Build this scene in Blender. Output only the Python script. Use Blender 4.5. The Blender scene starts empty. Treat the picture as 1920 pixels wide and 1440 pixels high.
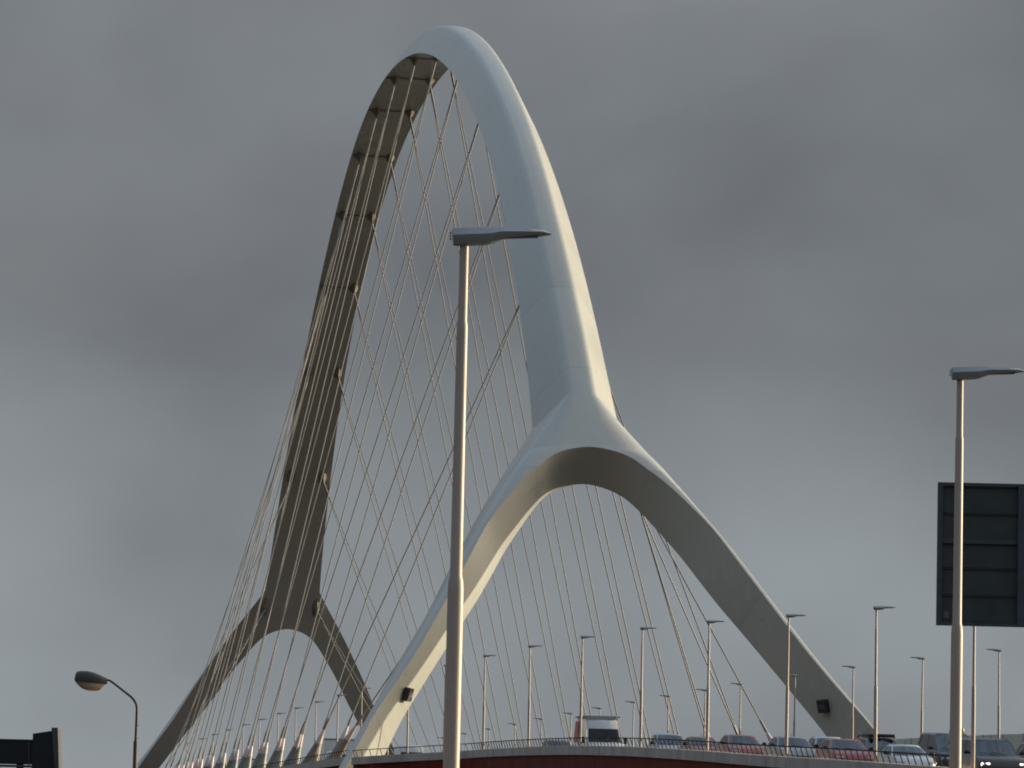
import bpy, bmesh, math, random
import numpy as np
from mathutils import Vector, Matrix
R = math.radians
random.seed(7)
SC = bpy.context.scene
COL = SC.collection

# ------------------------------------------------------------------ camera, sky, sun, exposure
cam_d = bpy.data.cameras.new('camera')
cam = bpy.data.objects.new('camera', cam_d); COL.objects.link(cam)
cam_d.sensor_width = 36.0
cam_d.lens = 36.0 * 8399.75 / 1920.0
cam_d.clip_start = 0.5
cam_d.clip_end = 20000
cam.location = (0, 0, 0)
cam.rotation_euler = (Matrix.Rotation(R(90 + 6.1807), 3, 'X') @ Matrix.Rotation(R(1.31), 3, 'Z')).to_euler()
SC.camera = cam

SUN_AZ, SUN_EL = 68.5, 9.0           # degrees clockwise from +Y, above the horizon
sun_dir = Vector((math.sin(R(SUN_AZ)) * math.cos(R(SUN_EL)), math.cos(R(SUN_AZ)) * math.cos(R(SUN_EL)), math.sin(R(SUN_EL))))
sd = bpy.data.lights.new('sun', 'SUN'); sd.energy = 4.2; sd.angle = R(0.5); sd.color = (1.0, 0.86, 0.61)
so = bpy.data.objects.new('sun', sd); COL.objects.link(so)
so.rotation_euler = sun_dir.to_track_quat('Z', 'Y').to_euler()

SC.view_settings.view_transform = 'Standard'
SC.view_settings.look = 'None'
SC.view_settings.exposure = 0.0
SC.view_settings.gamma = 1.0
SC.cycles.filter_width = 1.9               # a long lens through a window is a little soft
SC.view_settings.use_curve_mapping = False

wd = bpy.data.worlds.new('World'); SC.world = wd; wd.use_nodes = True
def build_world():
    nt = wd.node_tree; N = nt.nodes; L = nt.links
    bg = N['Background']; bg.inputs['Strength'].default_value = 0.1
    tc = N.new('ShaderNodeTexCoord')
    nrm = N.new('ShaderNodeVectorMath'); nrm.operation = 'NORMALIZE'; L.new(tc.outputs['Generated'], nrm.inputs[0])
    sky = N.new('ShaderNodeTexSky'); sky.sky_type = 'NISHITA'; sky.sun_disc = False
    sky.sun_elevation = R(SUN_EL); sky.sun_rotation = R(SUN_AZ)
    sep = N.new('ShaderNodeSeparateXYZ'); L.new(nrm.outputs[0], sep.inputs[0])
    mp = N.new('ShaderNodeMapping'); mp.inputs['Scale'].default_value = (1.0, 1.0, 1.45)
    mp.inputs['Location'].default_value = (0.37, 0.11, 0.52)
    L.new(nrm.outputs[0], mp.inputs['Vector'])
    n1 = N.new('ShaderNodeTexNoise'); n1.inputs['Scale'].default_value = 9.5; n1.inputs['Detail'].default_value = 6
    n1.inputs['Roughness'].default_value = 0.42; n1.inputs['Distortion'].default_value = 0.2
    L.new(mp.outputs[0], n1.inputs['Vector'])
    cr = N.new('ShaderNodeValToRGB')
    cr.color_ramp.elements[0].position = 0.30; cr.color_ramp.elements[0].color = (0.160, 0.173, 0.187, 1)
    cr.color_ramp.elements[1].position = 0.72; cr.color_ramp.elements[1].color = (0.272, 0.297, 0.311, 1)
    L.new(n1.outputs['Fac'], cr.inputs[0])
    # a faint warm tint where the low sun catches the cloud
    n2 = N.new('ShaderNodeTexNoise'); n2.inputs['Scale'].default_value = 9.0; n2.inputs['Detail'].default_value = 3
    L.new(mp.outputs[0], n2.inputs['Vector'])
    w2 = N.new('ShaderNodeMapRange'); w2.inputs['From Min'].default_value = 0.5; w2.inputs['From Max'].default_value = 0.75
    w2.inputs['To Max'].default_value = 0.55
    L.new(n2.outputs['Fac'], w2.inputs['Value'])
    tint = N.new('ShaderNodeMixRGB'); tint.blend_type = 'MULTIPLY'; tint.inputs['Color2'].default_value = (1.05, 0.985, 0.955, 1)
    L.new(w2.outputs[0], tint.inputs['Fac']); L.new(cr.outputs[0], tint.inputs['Color1'])
    # cloud is thinner and brighter overhead
    el = N.new('ShaderNodeValToRGB')
    es = el.color_ramp.elements
    es[0].position = 0.0; es[0].color = (1.22, 1.23, 1.23, 1)
    es[1].position = 1.0; es[1].color = (1.85, 2.14, 2.56, 1)
    e = es.new(0.06); e.color = (1.14, 1.15, 1.15, 1)
    e = es.new(0.115); e.color = (0.81, 0.81, 0.82, 1)
    e = es.new(0.20); e.color = (0.86, 0.86, 0.88, 1)
    e = es.new(0.32); e.color = (1.3, 1.34, 1.40, 1)
    e = es.new(0.52); e.color = (1.78, 2.06, 2.46, 1)
    L.new(sep.outputs['Z'], el.inputs[0])
    mul = N.new('ShaderNodeMixRGB'); mul.blend_type = 'MULTIPLY'; mul.inputs['Fac'].default_value = 1
    L.new(tint.outputs[0], mul.inputs['Color1']); L.new(el.outputs[0], mul.inputs['Color2'])
    # low sky beside and behind the viewer, darkened and warmed to deepen the arch's shade
    bh = N.new('ShaderNodeMapRange'); bh.interpolation_type = 'SMOOTHSTEP'
    bh.inputs['From Min'].default_value = 0.1; bh.inputs['From Max'].default_value = 0.9; bh.inputs['To Min'].default_value = 0.0; bh.inputs['To Max'].default_value = 1.0
    L.new(sep.outputs['Y'], bh.inputs['Value'])
    bz = N.new('ShaderNodeMapRange'); bz.inputs['From Min'].default_value = 0.2; bz.inputs['From Max'].default_value = 0.5
    L.new(sep.outputs['Z'], bz.inputs['Value'])
    bm2 = N.new('ShaderNodeMath'); bm2.operation = 'MAXIMUM'; L.new(bh.outputs[0], bm2.inputs[0]); L.new(bz.outputs[0], bm2.inputs[1])
    tn = N.new('ShaderNodeMixRGB'); tn.inputs['Color1'].default_value = (0.36, 0.295, 0.225, 1); tn.inputs['Color2'].default_value = (1, 1, 1, 1); L.new(bm2.outputs[0], tn.inputs['Fac'])
    ms = N.new('ShaderNodeVectorMath'); ms.operation = 'MULTIPLY'; L.new(mul.outputs[0], ms.inputs[0]); L.new(tn.outputs[0], ms.inputs[1])
    x10 = N.new('ShaderNodeVectorMath'); x10.operation = 'SCALE'; x10.inputs['Scale'].default_value = 10.0
    L.new(ms.outputs[0], x10.inputs[0])
    cov = N.new('ShaderNodeMapRange'); cov.inputs['From Min'].default_value = 0.35; cov.inputs['From Max'].default_value = 0.9
    cov.inputs['To Min'].default_value = 1.0; cov.inputs['To Max'].default_value = 0.75
    L.new(sep.outputs['Z'], cov.inputs['Value'])
    mx = N.new('ShaderNodeMixRGB'); L.new(cov.outputs[0], mx.inputs['Fac'])
    L.new(sky.outputs[0], mx.inputs['Color1']); L.new(x10.outputs[0], mx.inputs['Color2'])
    dt = N.new('ShaderNodeVectorMath'); dt.operation = 'DOT_PRODUCT'; dt.inputs[1].default_value = tuple(sun_dir)
    L.new(nrm.outputs[0], dt.inputs[0])
    gw = N.new('ShaderNodeMapRange'); gw.interpolation_type = 'SMOOTHSTEP'
    gw.inputs['From Min'].default_value = 0.78; gw.inputs['From Max'].default_value = 1.0
    gw.inputs['To Min'].default_value = 0.0; gw.inputs['To Max'].default_value = 1.0
    L.new(dt.outputs['Value'], gw.inputs['Value'])
    up = N.new('ShaderNodeMapRange'); up.inputs['From Min'].default_value = -.02; up.inputs['From Max'].default_value = .02
    L.new(sep.outputs['Z'], up.inputs['Value'])
    gm = N.new('ShaderNodeMath'); gm.operation = 'MULTIPLY'; L.new(gw.outputs[0], gm.inputs[0]); L.new(up.outputs[0], gm.inputs[1])
    gs = N.new('ShaderNodeVectorMath'); gs.operation = 'SCALE'; gs.inputs[0].default_value = (44.0, 35.0, 23.0)
    L.new(gm.outputs[0], gs.inputs['Scale'])
    ad = N.new('ShaderNodeVectorMath'); ad.operation = 'ADD'; L.new(mx.outputs[0], ad.inputs[0]); L.new(gs.outputs[0], ad.inputs[1])
    L.new(ad.outputs[0], bg.inputs['Color'])
build_world()

# ------------------------------------------------------------------ helpers
def tag(o, label=None, cat=None, group=None, kind=None):
    if label: o['label'] = label
    if cat: o['category'] = cat
    if group: o['group'] = group
    if kind: o['kind'] = kind
    return o

def thing(name, loc=(0, 0, 0), label=None, cat=None, group=None):
    o = bpy.data.objects.new(name, None); COL.objects.link(o); o.location = loc
    o.empty_display_size = 0.3
    return tag(o, label, cat, group)

def link(name, me, mat, parent=None, smooth=None):
    o = bpy.data.objects.new(name, me); COL.objects.link(o)
    if mat is not None:
        if isinstance(mat, (list, tuple)):
            for m in mat: me.materials.append(m)
        else: me.materials.append(mat)
    if parent is not None: o.parent = parent
    if smooth is not None:
        me.polygons.foreach_set('use_smooth', [True] * len(me.polygons))
        me.set_sharp_from_angle(angle=R(smooth))
    return o

class MB:
    """collects shapes, then links them as ONE mesh object"""
    def __init__(self): self.v = []; self.f = []; self.m = []
    def add(self, vs, fs, mi=0):
        b = len(self.v); self.v += [tuple(p) for p in vs]; self.f += [tuple(b + i for i in f) for f in fs]; self.m += [mi] * len(fs)
    def box(self, c, s, rot=None, mi=0, bev=0.0):
        if bev > 0:
            bm = bmesh.new(); bmesh.ops.create_cube(bm, size=1)
            for q in bm.verts: q.co = Vector((q.co.x * s[0], q.co.y * s[1], q.co.z * s[2]))
            bmesh.ops.bevel(bm, geom=bm.edges[:], offset=min(bev, min(s) * .45), segments=2, affect='EDGES', profile=0.5)
            bm.verts.index_update()
            vs = [q.co.copy() for q in bm.verts]; fs = [[q.index for q in f.verts] for f in bm.faces]; bm.free()
        else:
            x, y, z = s[0] / 2, s[1] / 2, s[2] / 2
            vs = [Vector(p) for p in ((-x, -y, -z), (x, -y, -z), (x, y, -z), (-x, y, -z), (-x, -y, z), (x, -y, z), (x, y, z), (-x, y, z))]
            fs = [(0, 3, 2, 1), (4, 5, 6, 7), (0, 1, 5, 4), (1, 2, 6, 5), (2, 3, 7, 6), (3, 0, 4, 7)]
        if rot is not None: vs = [rot @ p for p in vs]
        self.add([p + Vector(c) for p in vs], fs, mi); return self
    def tube(self, pts, rad, n=8, caps=True, mi=0):
        pts = [Vector(p) for p in pts]
        if not isinstance(rad, (list, tuple)): rad = [rad] * len(pts)
        rings = []; ref = None
        for i, p in enumerate(pts):
            a = pts[max(i - 1, 0)]; b = pts[min(i + 1, len(pts) - 1)]
            t = (b - a)
            if t.length < 1e-9: t = Vector((0, 0, 1))
            t.normalize()
            if ref is None: ref = Vector((1, 0, 0)) if abs(t.x) < .9 else Vector((0, 1, 0))
            x = (ref - t * ref.dot(t)).normalized(); y = t.cross(x); ref = x
            rings.append([p + (x * math.cos(2 * math.pi * k / n) + y * math.sin(2 * math.pi * k / n)) * rad[i] for k in range(n)])
        vs = [q for r in rings for q in r]; fs = []
        for i in range(len(rings) - 1):
            for k in range(n):
                k2 = (k + 1) % n
                fs.append((i * n + k, i * n + k2, (i + 1) * n + k2, (i + 1) * n + k))
        if caps:
            fs.append(tuple(reversed(range(n)))); fs.append(tuple((len(rings) - 1) * n + k for k in range(n)))
        self.add(vs, fs, mi); return self
    def loft(self, loops, closed=True, caps=True, mi=0):
        n = len(loops[0]); vs = [q for l in loops for q in l]; fs = []
        for i in range(len(loops) - 1):
            for k in range(n if closed else n - 1):
                k2 = (k + 1) % n
                fs.append((i * n + k, i * n + k2, (i + 1) * n + k2, (i + 1) * n + k))
        if caps and closed:
            fs.append(tuple(reversed(range(n)))); fs.append(tuple((len(loops) - 1) * n + k for k in range(n)))
        self.add(vs, fs, mi); return self
    def build(self, name, mat, parent=None, smooth=None, fix=True):
        me = bpy.data.meshes.new(name)
        me.from_pydata([tuple(p) for p in self.v], [], self.f)
        me.polygons.foreach_set('material_index', self.m)
        if fix:
            bm = bmesh.new(); bm.from_mesh(me); bmesh.ops.recalc_face_normals(bm, faces=bm.faces[:]); bm.to_mesh(me); bm.free()
        me.update()
        return link(name, me, mat, parent, smooth)

def mat(name, col, rough=0.5, metal=0.0, var=0.12, scale=6.0, bump=0.0, spec=0.5, coat=0.0, streak=False, detail=5):
    m = bpy.data.materials.new(name); m.use_nodes = True
    nt = m.node_tree; N = nt.nodes; L = nt.links; b = N['Principled BSDF']
    b.inputs['Roughness'].default_value = rough; b.inputs['Metallic'].default_value = metal
    b.inputs['Specular IOR Level'].default_value = spec; b.inputs['Coat Weight'].default_value = coat
    tc = N.new('ShaderNodeTexCoord'); mp = N.new('ShaderNodeMapping')
    if streak: mp.inputs['Scale'].default_value = (1, 1, 0.12)
    L.new(tc.outputs['Object'], mp.inputs['Vector'])
    no = N.new('ShaderNodeTexNoise'); no.inputs['Scale'].default_value = scale; no.inputs['Detail'].default_value = detail
    L.new(mp.outputs[0], no.inputs['Vector'])
    cr = N.new('ShaderNodeValToRGB')
    cr.color_ramp.elements[0].position = 0.25; cr.color_ramp.elements[1].position = 0.78
    cr.color_ramp.elements[0].color = tuple(c * (1 - var) for c in col) + (1,)
    cr.color_ramp.elements[1].color = tuple(min(1, c * (1 + var)) for c in col) + (1,)
    L.new(no.outputs['Fac'], cr.inputs[0]); L.new(cr.outputs[0], b.inputs['Base Color'])
    rr = N.new('ShaderNodeMapRange'); rr.inputs['To Min'].default_value = max(0.02, rough - .08); rr.inputs['To Max'].default_value = min(1, rough + .1)
    L.new(no.outputs['Fac'], rr.inputs['Value']); L.new(rr.outputs[0], b.inputs['Roughness'])
    if bump > 0:
        bp = N.new('ShaderNodeBump'); bp.inputs['Strength'].default_value = bump; bp.inputs['Distance'].default_value = 0.02
        n2 = N.new('ShaderNodeTexNoise'); n2.inputs['Scale'].default_value = scale * 6; n2.inputs['Detail'].default_value = 4
        L.new(tc.outputs['Object'], n2.inputs['Vector']); L.new(n2.outputs['Fac'], bp.inputs['Height']); L.new(bp.outputs[0], b.inputs['Normal'])
    return m

M = {}
M['arch'] = mat('arch_paint', (0.54, 0.545, 0.50), 0.27, var=0.025, scale=0.16, detail=8)
def plate_seams(m):
    nt = m.node_tree; N = nt.nodes; L = nt.links; b = N['Principled BSDF']
    src = b.inputs['Base Color'].links[0].from_socket
    uv = N.new('ShaderNodeUVMap'); uv.uv_map = 'plates'
    sp = N.new('ShaderNodeSeparateXYZ'); L.new(uv.outputs[0], sp.inputs[0])
    def math_(op, a, bv=None, b2=None):
        n = N.new('ShaderNodeMath'); n.operation = op
        if isinstance(a, float): n.inputs[0].default_value = a
        else: L.new(a, n.inputs[0])
        if b2 is not None: L.new(b2, n.inputs[1])
        elif bv is not None: n.inputs[1].default_value = bv
        return n.outputs[0]
    sc = math_('MULTIPLY', math_('ADD', sp.outputs['X'], 1.2), 1 / 8.7)
    fr = math_('FRACT', sc); fl = math_('FLOOR', sc)
    line = math_('LESS_THAN', fr, 0.016)
    wn = N.new('ShaderNodeTexWhiteNoise'); wn.noise_dimensions = '1D'; L.new(fl, wn.inputs['W'])
    tone = N.new('ShaderNodeMapRange'); tone.inputs['To Min'].default_value = 0.965; tone.inputs['To Max'].default_value = 1.03; L.new(wn.outputs['Value'], tone.inputs['Value'])
    dk = math_('MULTIPLY', line, 0.10); k1 = math_('SUBTRACT', 1.0, None, dk); k = math_('MULTIPLY', k1, None, tone.outputs[0])
    # rain streaks running down the steel
    tc = N.new('ShaderNodeTexCoord'); mp = N.new('ShaderNodeMapping'); mp.inputs['Scale'].default_value = (1.6, 1.6, .05); L.new(tc.outputs['Object'], mp.inputs['Vector'])
    ns = N.new('ShaderNodeTexNoise'); ns.inputs['Scale'].default_value = 1.6; ns.inputs['Detail'].default_value = 6; L.new(mp.outputs[0], ns.inputs['Vector'])
    st = N.new('ShaderNodeMapRange'); st.inputs['From Min'].default_value = .35; st.inputs['From Max'].default_value = .7; st.inputs['To Min'].default_value = .965; st.inputs['To Max'].default_value = 1.01; L.new(ns.outputs['Fac'], st.inputs['Value'])
    k = math_('MULTIPLY', k, None, st.outputs[0])
    sc2 = N.new('ShaderNodeVectorMath'); sc2.operation = 'SCALE'; L.new(src, sc2.inputs[0]); L.new(k, sc2.inputs['Scale']); L.new(sc2.outputs[0], b.inputs['Base Color'])
    # slight waviness of the plates
    n2 = N.new('ShaderNodeTexNoise'); n2.inputs['Scale'].default_value = .55; n2.inputs['Detail'].default_value = 2; L.new(tc.outputs['Object'], n2.inputs['Vector'])
    bp = N.new('ShaderNodeBump'); bp.inputs['Strength'].default_value = .12; bp.inputs['Distance'].default_value = .05; L.new(n2.outputs['Fac'], bp.inputs['Height']); L.new(bp.outputs[0], b.inputs['Normal'])
plate_seams(M['arch'])
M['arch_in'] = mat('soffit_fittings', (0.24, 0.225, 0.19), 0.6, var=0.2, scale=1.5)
M['seam'] = mat('weld_seam', (0.27, 0.255, 0.22), 0.6, var=0.15, scale=2)
M['cable'] = mat('cable_sheath', (0.33, 0.315, 0.30), 0.5, var=0.1, scale=0.4)
M['socket'] = mat('galvanised_socket', (0.55, 0.53, 0.50), 0.3, 0.6, var=0.1, scale=3)
M['anchor'] = mat('anchor_paint', (0.25, 0.25, 0.22), 0.45, var=0.12, scale=1.2)
M['lit_tip'] = mat('anchor_tip_sunlit', (0.74, 0.65, 0.62), 0.4, var=0.1, scale=2)  # sunlight on the cone tips, put into a pale pinkish colour
M['hatch'] = mat('hatch_steel', (0.035, 0.030, 0.028), 0.45, var=0.2, scale=4)
M['concrete'] = mat('edge_concrete', (0.52, 0.455, 0.40), 0.85, var=0.22, scale=0.9, bump=0.3, streak=True)
M['red'] = mat('red_girder_paint', (0.175, 0.030, 0.022), 0.7, var=0.38, scale=1.1, streak=True, spec=0.1)
M['asphalt'] = mat('asphalt', (0.05, 0.05, 0.052), 0.9, var=0.2, scale=1.2, bump=0.4)
M['rail'] = mat('railing_steel', (0.03, 0.026, 0.024), 0.7, 0.0, var=0.15, scale=3, spec=0.08)
M['pole'] = mat('lamp_pole_galvanised', (0.46, 0.385, 0.33), 0.50, 0.15, var=0.07, scale=1.5, streak=True)
M['lamphead'] = mat('luminaire_grey', (0.36, 0.39, 0.42), 0.45, 0.0, var=0.08, scale=6)
M['lens'] = mat('luminaire_lens', (0.07, 0.07, 0.075), 0.15, var=0.1, scale=8)
M['signback'] = mat('sign_back_grey', (0.062, 0.075, 0.076), 0.5, 0.2, var=0.18, scale=2.5)
M['signframe'] = mat('sign_frame_grey', (0.075, 0.092, 0.108), 0.5, 0.2, var=0.2, scale=6)
M['sticker'] = mat('sticker_grey', (0.13, 0.14, 0.14), 0.6, var=0.08, scale=10)
M['darkbox'] = mat('dark_board', (0.016, 0.018, 0.024), 0.6, var=0.2, scale=5)
M['trim'] = mat('board_trim', (0.09, 0.085, 0.10), 0.55, var=0.15, scale=8)
M['oldpole'] = mat('weathered_pole', (0.10, 0.075, 0.055), 0.6, var=0.3, scale=7)
M['oldhood'] = mat('lantern_hood', (0.045, 0.048, 0.042), 0.45, var=0.25, scale=9)
M['bowl'] = mat('lantern_bowl', (0.42, 0.36, 0.29), 0.35, var=0.15, scale=8)
M['ground'] = mat('grass_ground', (0.034, 0.031, 0.017), 0.95, var=0.35, scale=0.15)
M['water'] = mat('river_water', (0.03, 0.028, 0.02), 0.4, var=0.1, scale=0.2, bump=0.2)
M['tyre'] = mat('tyre_rubber', (0.02, 0.02, 0.02), 0.85, var=0.15, scale=12)
M['rim'] = mat('wheel_rim', (0.45, 0.45, 0.45), 0.35, 0.7, var=0.1, scale=10)
M['black'] = mat('black_plastic', (0.022, 0.022, 0.024), 0.5, var=0.15, scale=12)
M['plate'] = mat('plate_yellow', (0.65, 0.48, 0.05), 0.5, var=0.05, scale=10)
M['interior'] = mat('car_interior', (0.025, 0.024, 0.024), 0.8, var=0.2, scale=6)
M['skin'] = mat('skin', (0.52, 0.33, 0.25), 0.55, var=0.06, scale=14)
M['hair'] = mat('hair_brown', (0.05, 0.032, 0.02), 0.6, var=0.3, scale=30)
M['jacket_dark'] = mat('jacket_dark', (0.03, 0.035, 0.05), 0.85, var=0.2, scale=20)
M['jacket_light'] = mat('jacket_light', (0.42, 0.40, 0.38), 0.85, var=0.12, scale=20)
M['amber'] = mat('beacon_amber', (0.45, 0.26, 0.07), 0.3, var=0.1, scale=10)

def glass(name, col, alpha, ior=2.3):
    m = bpy.data.materials.new(name); m.use_nodes = True
    nt = m.node_tree; N = nt.nodes; L = nt.links; N.remove(N['Principled BSDF'])
    gl = N.new('ShaderNodeBsdfGlossy'); gl.inputs['Roughness'].default_value = 0.04; gl.inputs['Color'].default_value = (.9, .95, 1, 1)
    tr = N.new('ShaderNodeBsdfTransparent'); tr.inputs['Color'].default_value = col + (1,)
    df = N.new('ShaderNodeBsdfDiffuse'); df.inputs['Color'].default_value = (0.20, 0.23, 0.22, 1)
    no = N.new('ShaderNodeTexNoise'); no.inputs['Scale'].default_value = 1.1; no.inputs['Detail'].default_value = 2
    tc = N.new('ShaderNodeTexCoord'); L.new(tc.outputs['Object'], no.inputs['Vector'])
    mr = N.new('ShaderNodeMapRange'); mr.inputs['From Min'].default_value = .35; mr.inputs['From Max'].default_value = .75
    mr.inputs['To Min'].default_value = 0.0; mr.inputs['To Max'].default_value = alpha
    L.new(no.outputs['Fac'], mr.inputs['Value'])
    m1 = N.new('ShaderNodeMixShader'); L.new(mr.outputs[0], m1.inputs[0]); L.new(tr.outputs[0], m1.inputs[1]); L.new(df.outputs[0], m1.inputs[2])
    fr = N.new('ShaderNodeFresnel'); fr.inputs['IOR'].default_value = ior
    m2 = N.new('ShaderNodeMixShader'); L.new(fr.outputs[0], m2.inputs[0]); L.new(m1.outputs[0], m2.inputs[1]); L.new(gl.outputs[0], m2.inputs[2])
    L.new(m2.outputs[0], N['Material Output'].inputs['Surface'])
    return m
M['glass'] = glass('windscreen_glass', (0.55, 0.62, 0.60), 0.22)
M['glass_van'] = glass('van_windscreen_glass', (0.45, 0.50, 0.48), 0.06, 1.5)
M['glass_side'] = glass('side_glass', (0.22, 0.25, 0.25), 0.15)

def panel_mat():
    m = mat('barrier_panel', (0.36, 0.43, 0.36), 0.3, var=0.06, scale=1.5)
    b = m.node_tree.nodes['Principled BSDF']; b.inputs['Alpha'].default_value = 0.8
    return m
def bowl_mat():
    m = bpy.data.materials.new('lantern_bowl'); m.use_nodes = True
    nt = m.node_tree; N = nt.nodes; L = nt.links; b = N['Principled BSDF']
    b.inputs['Base Color'].default_value = (.62, .53, .44, 1); b.inputs['Roughness'].default_value = .3
    tr = N.new('ShaderNodeBsdfTranslucent'); no = N.new('ShaderNodeTexNoise'); no.inputs['Scale'].default_value = 9
    cr = N.new('ShaderNodeValToRGB'); cr.color_ramp.elements[0].color = (.75, .62, .50, 1); cr.color_ramp.elements[1].color = (.95, .84, .72, 1)
    L.new(no.outputs['Fac'], cr.inputs[0]); L.new(cr.outputs[0], tr.inputs['Color'])
    mx = N.new('ShaderNodeMixShader'); mx.inputs[0].default_value = .65; L.new(b.outputs[0], mx.inputs[1]); L.new(tr.outputs[0], mx.inputs[2])
    L.new(mx.outputs[0], N['Material Output'].inputs['Surface']); return m
M['bowl'] = bowl_mat()
M['panel'] = panel_mat()

def lamp_on():
    m = bpy.data.materials.new('headlight_on'); m.use_nodes = True
    b = m.node_tree.nodes['Principled BSDF']
    b.inputs['Base Color'].default_value = (.9, .85, .8, 1)
    b.inputs['Emission Color'].default_value = (1.0, 0.82, 0.78, 1); b.inputs['Emission Strength'].default_value = 2.2
    return m
M['light_on'] = lamp_on()
M['light_off'] = mat('headlight_clear', (0.55, 0.55, 0.54), 0.08, 0.3, var=0.05, scale=12)

# ------------------------------------------------------------------ bridge frame: along the axis, across it, up
PSI = R(8.46683); S = 0.76
OX, OY = 6.77457, 273.40160
AX = Vector((-math.sin(PSI), math.cos(PSI), 0)); BX = Vector((math.cos(PSI), math.sin(PSI), 0))
def B(u, v, z): return Vector((OX, OY, 0)) + AX * u + BX * v + Vector((0, 0, z))

def mono(xs, ys):
    xs = np.array(xs, float); ys = np.array(ys, float); h = np.diff(xs); d = np.diff(ys) / h
    m = np.zeros(len(xs)); m[0] = d[0]; m[-1] = d[-1]
    for i in range(1, len(xs) - 1):
        m[i] = 0 if d[i - 1] * d[i] <= 0 else 3 * (h[i - 1] + h[i]) / ((2 * h[i] + h[i - 1]) / d[i - 1] + (h[i] + 2 * h[i - 1]) / d[i])
    def f(x):
        x = min(max(x, xs[0]), xs[-1]); i = int(min(max(np.searchsorted(xs, x) - 1, 0), len(xs) - 2))
        t = (x - xs[i]) / h[i]
        return float((2*t**3-3*t**2+1)*ys[i] + (t**3-2*t**2+t)*h[i]*m[i] + (-2*t**3+3*t**2)*ys[i+1] + (t**3-t**2)*h[i]*m[i+1])
    return f
def spline(xk, yk, flat0):
    xk = np.array(xk, float); yk = np.array(yk, float); n = len(xk); h = np.diff(xk); A = np.zeros((n, n)); r = np.zeros(n)
    if flat0: A[0, 0] = 2; A[0, 1] = 1; r[0] = 6 * ((yk[1] - yk[0]) / h[0]) / h[0]
    else: A[0, 0] = 1
    A[-1, -1] = 1
    for i in range(1, n - 1):
        A[i, i-1] = h[i-1]; A[i, i] = 2*(h[i-1]+h[i]); A[i, i+1] = h[i]; r[i] = 6*((yk[i+1]-yk[i])/h[i]-(yk[i]-yk[i-1])/h[i-1])
    mm = np.linalg.solve(A, r)
    def f(x):
        i = int(min(max(np.searchsorted(xk, x) - 1, 0), n - 2)); a = xk[i+1]-x; b = x-xk[i]; hh = h[i]
        return float(mm[i]*a**3/(6*hh)+mm[i+1]*b**3/(6*hh)+(yk[i]/hh-mm[i]*hh/6)*a+(yk[i+1]/hh-mm[i+1]*hh/6)*b)
    return f
LF = 285.0                                   # springing to springing, in arch units (1 unit = S metres)
_z = spline([0, .25, .5, .75, .88, 1.02], [88.755, 85.074, 72.884, 50.064, 31.438, 7.084], True)
def ZI(u):                                   # soffit height along the arch
    t = abs(2 * u / LF - 1)
    return _z(t)
def SL(u): return math.atan((ZI(u + .05) - ZI(u - .05)) / .1)
def TH(u):
    t = min(1.0, max(0.0, (abs(2 * u / LF - 1) - .68) / .18)); return 3.0 + 1.3 * t * t * (3 - 2 * t)
UA = 18.05
UK = 22.6                                    # the collar: a crisp bend where the limb meets the fork
_eo1 = mono([-9, -3.9, -1, 1, 3.3, 8.5, 11.2, 14, 16.7, 18.5, 20.7, 22.6], [26.3, 22.4, 20.1, 18.4, 16.4, 12.45, 10.4, 8.15, 6.05, 4.45, 2.6, 1.2]); _eo2 = mono([22.6, 35, 60, 142.5], [1.2, 1.08, 1.0, 1.08])
def EO(u): return _eo1(u) if u < UK else _eo2(u)
_io1 = mono([-9, -4, -1, 2.4, 4.3, 7.3, 10.8, 13.9, 15.7, 18.3, 20.8, 22.6], [27.2, 23.5, 21.3, 18.75, 17.3, 14.85, 12.45, 10.3, 9.0, 7.05, 5.1, 3.8]); _io2 = mono([22.6, 25, 30, 40, 60, 80, 100, 120, 142.5], [3.8, 3.65, 3.45, 3.19, 2.83, 2.71, 2.79, 2.96, 3.06])
def IO(u): return _io1(u) if u < UK else _io2(u)
def sq(k): return math.sqrt(max(0, UA - k))
_ii = [(18.05, 0), (17.9, 1.2), (17.6, 2.2), (17.1, 3.2), (15.6, 4.85), (14.3, 5.98), (12.5, 7.5), (11, 8.6), (9.2, 9.98), (6.9, 11.95), (4.8, 13.75), (2.8, 15.45), (.7, 17.2), (-1.6, 18.8), (-4, 20.6), (-9, 24.3)]
_ei = [(18.05, 0), (17.9, 1.4), (17.7, 2.3), (17.2, 3.5), (16.6, 4.35), (15.3, 6.1), (13.7, 7.8), (12.2, 9.25), (9, 11.62), (4.2, 15.22), (2.6, 16.55), (1, 17.98), (-.9, 19.75), (-2.6, 21.05), (-4, 22.1), (-9, 25.9)]
_fi = mono([sq(a) for a, b in _ii], [b for a, b in _ii]); _fe = mono([sq(a) for a, b in _ei], [b for a, b in _ei])
def AP(u, v, n):                             # point on the arch: station, across, above the soffit
    a = SL(u); return B((u - math.sin(a) * n) * S, v * S, (ZI(u) + math.cos(a) * n) * S)

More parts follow.
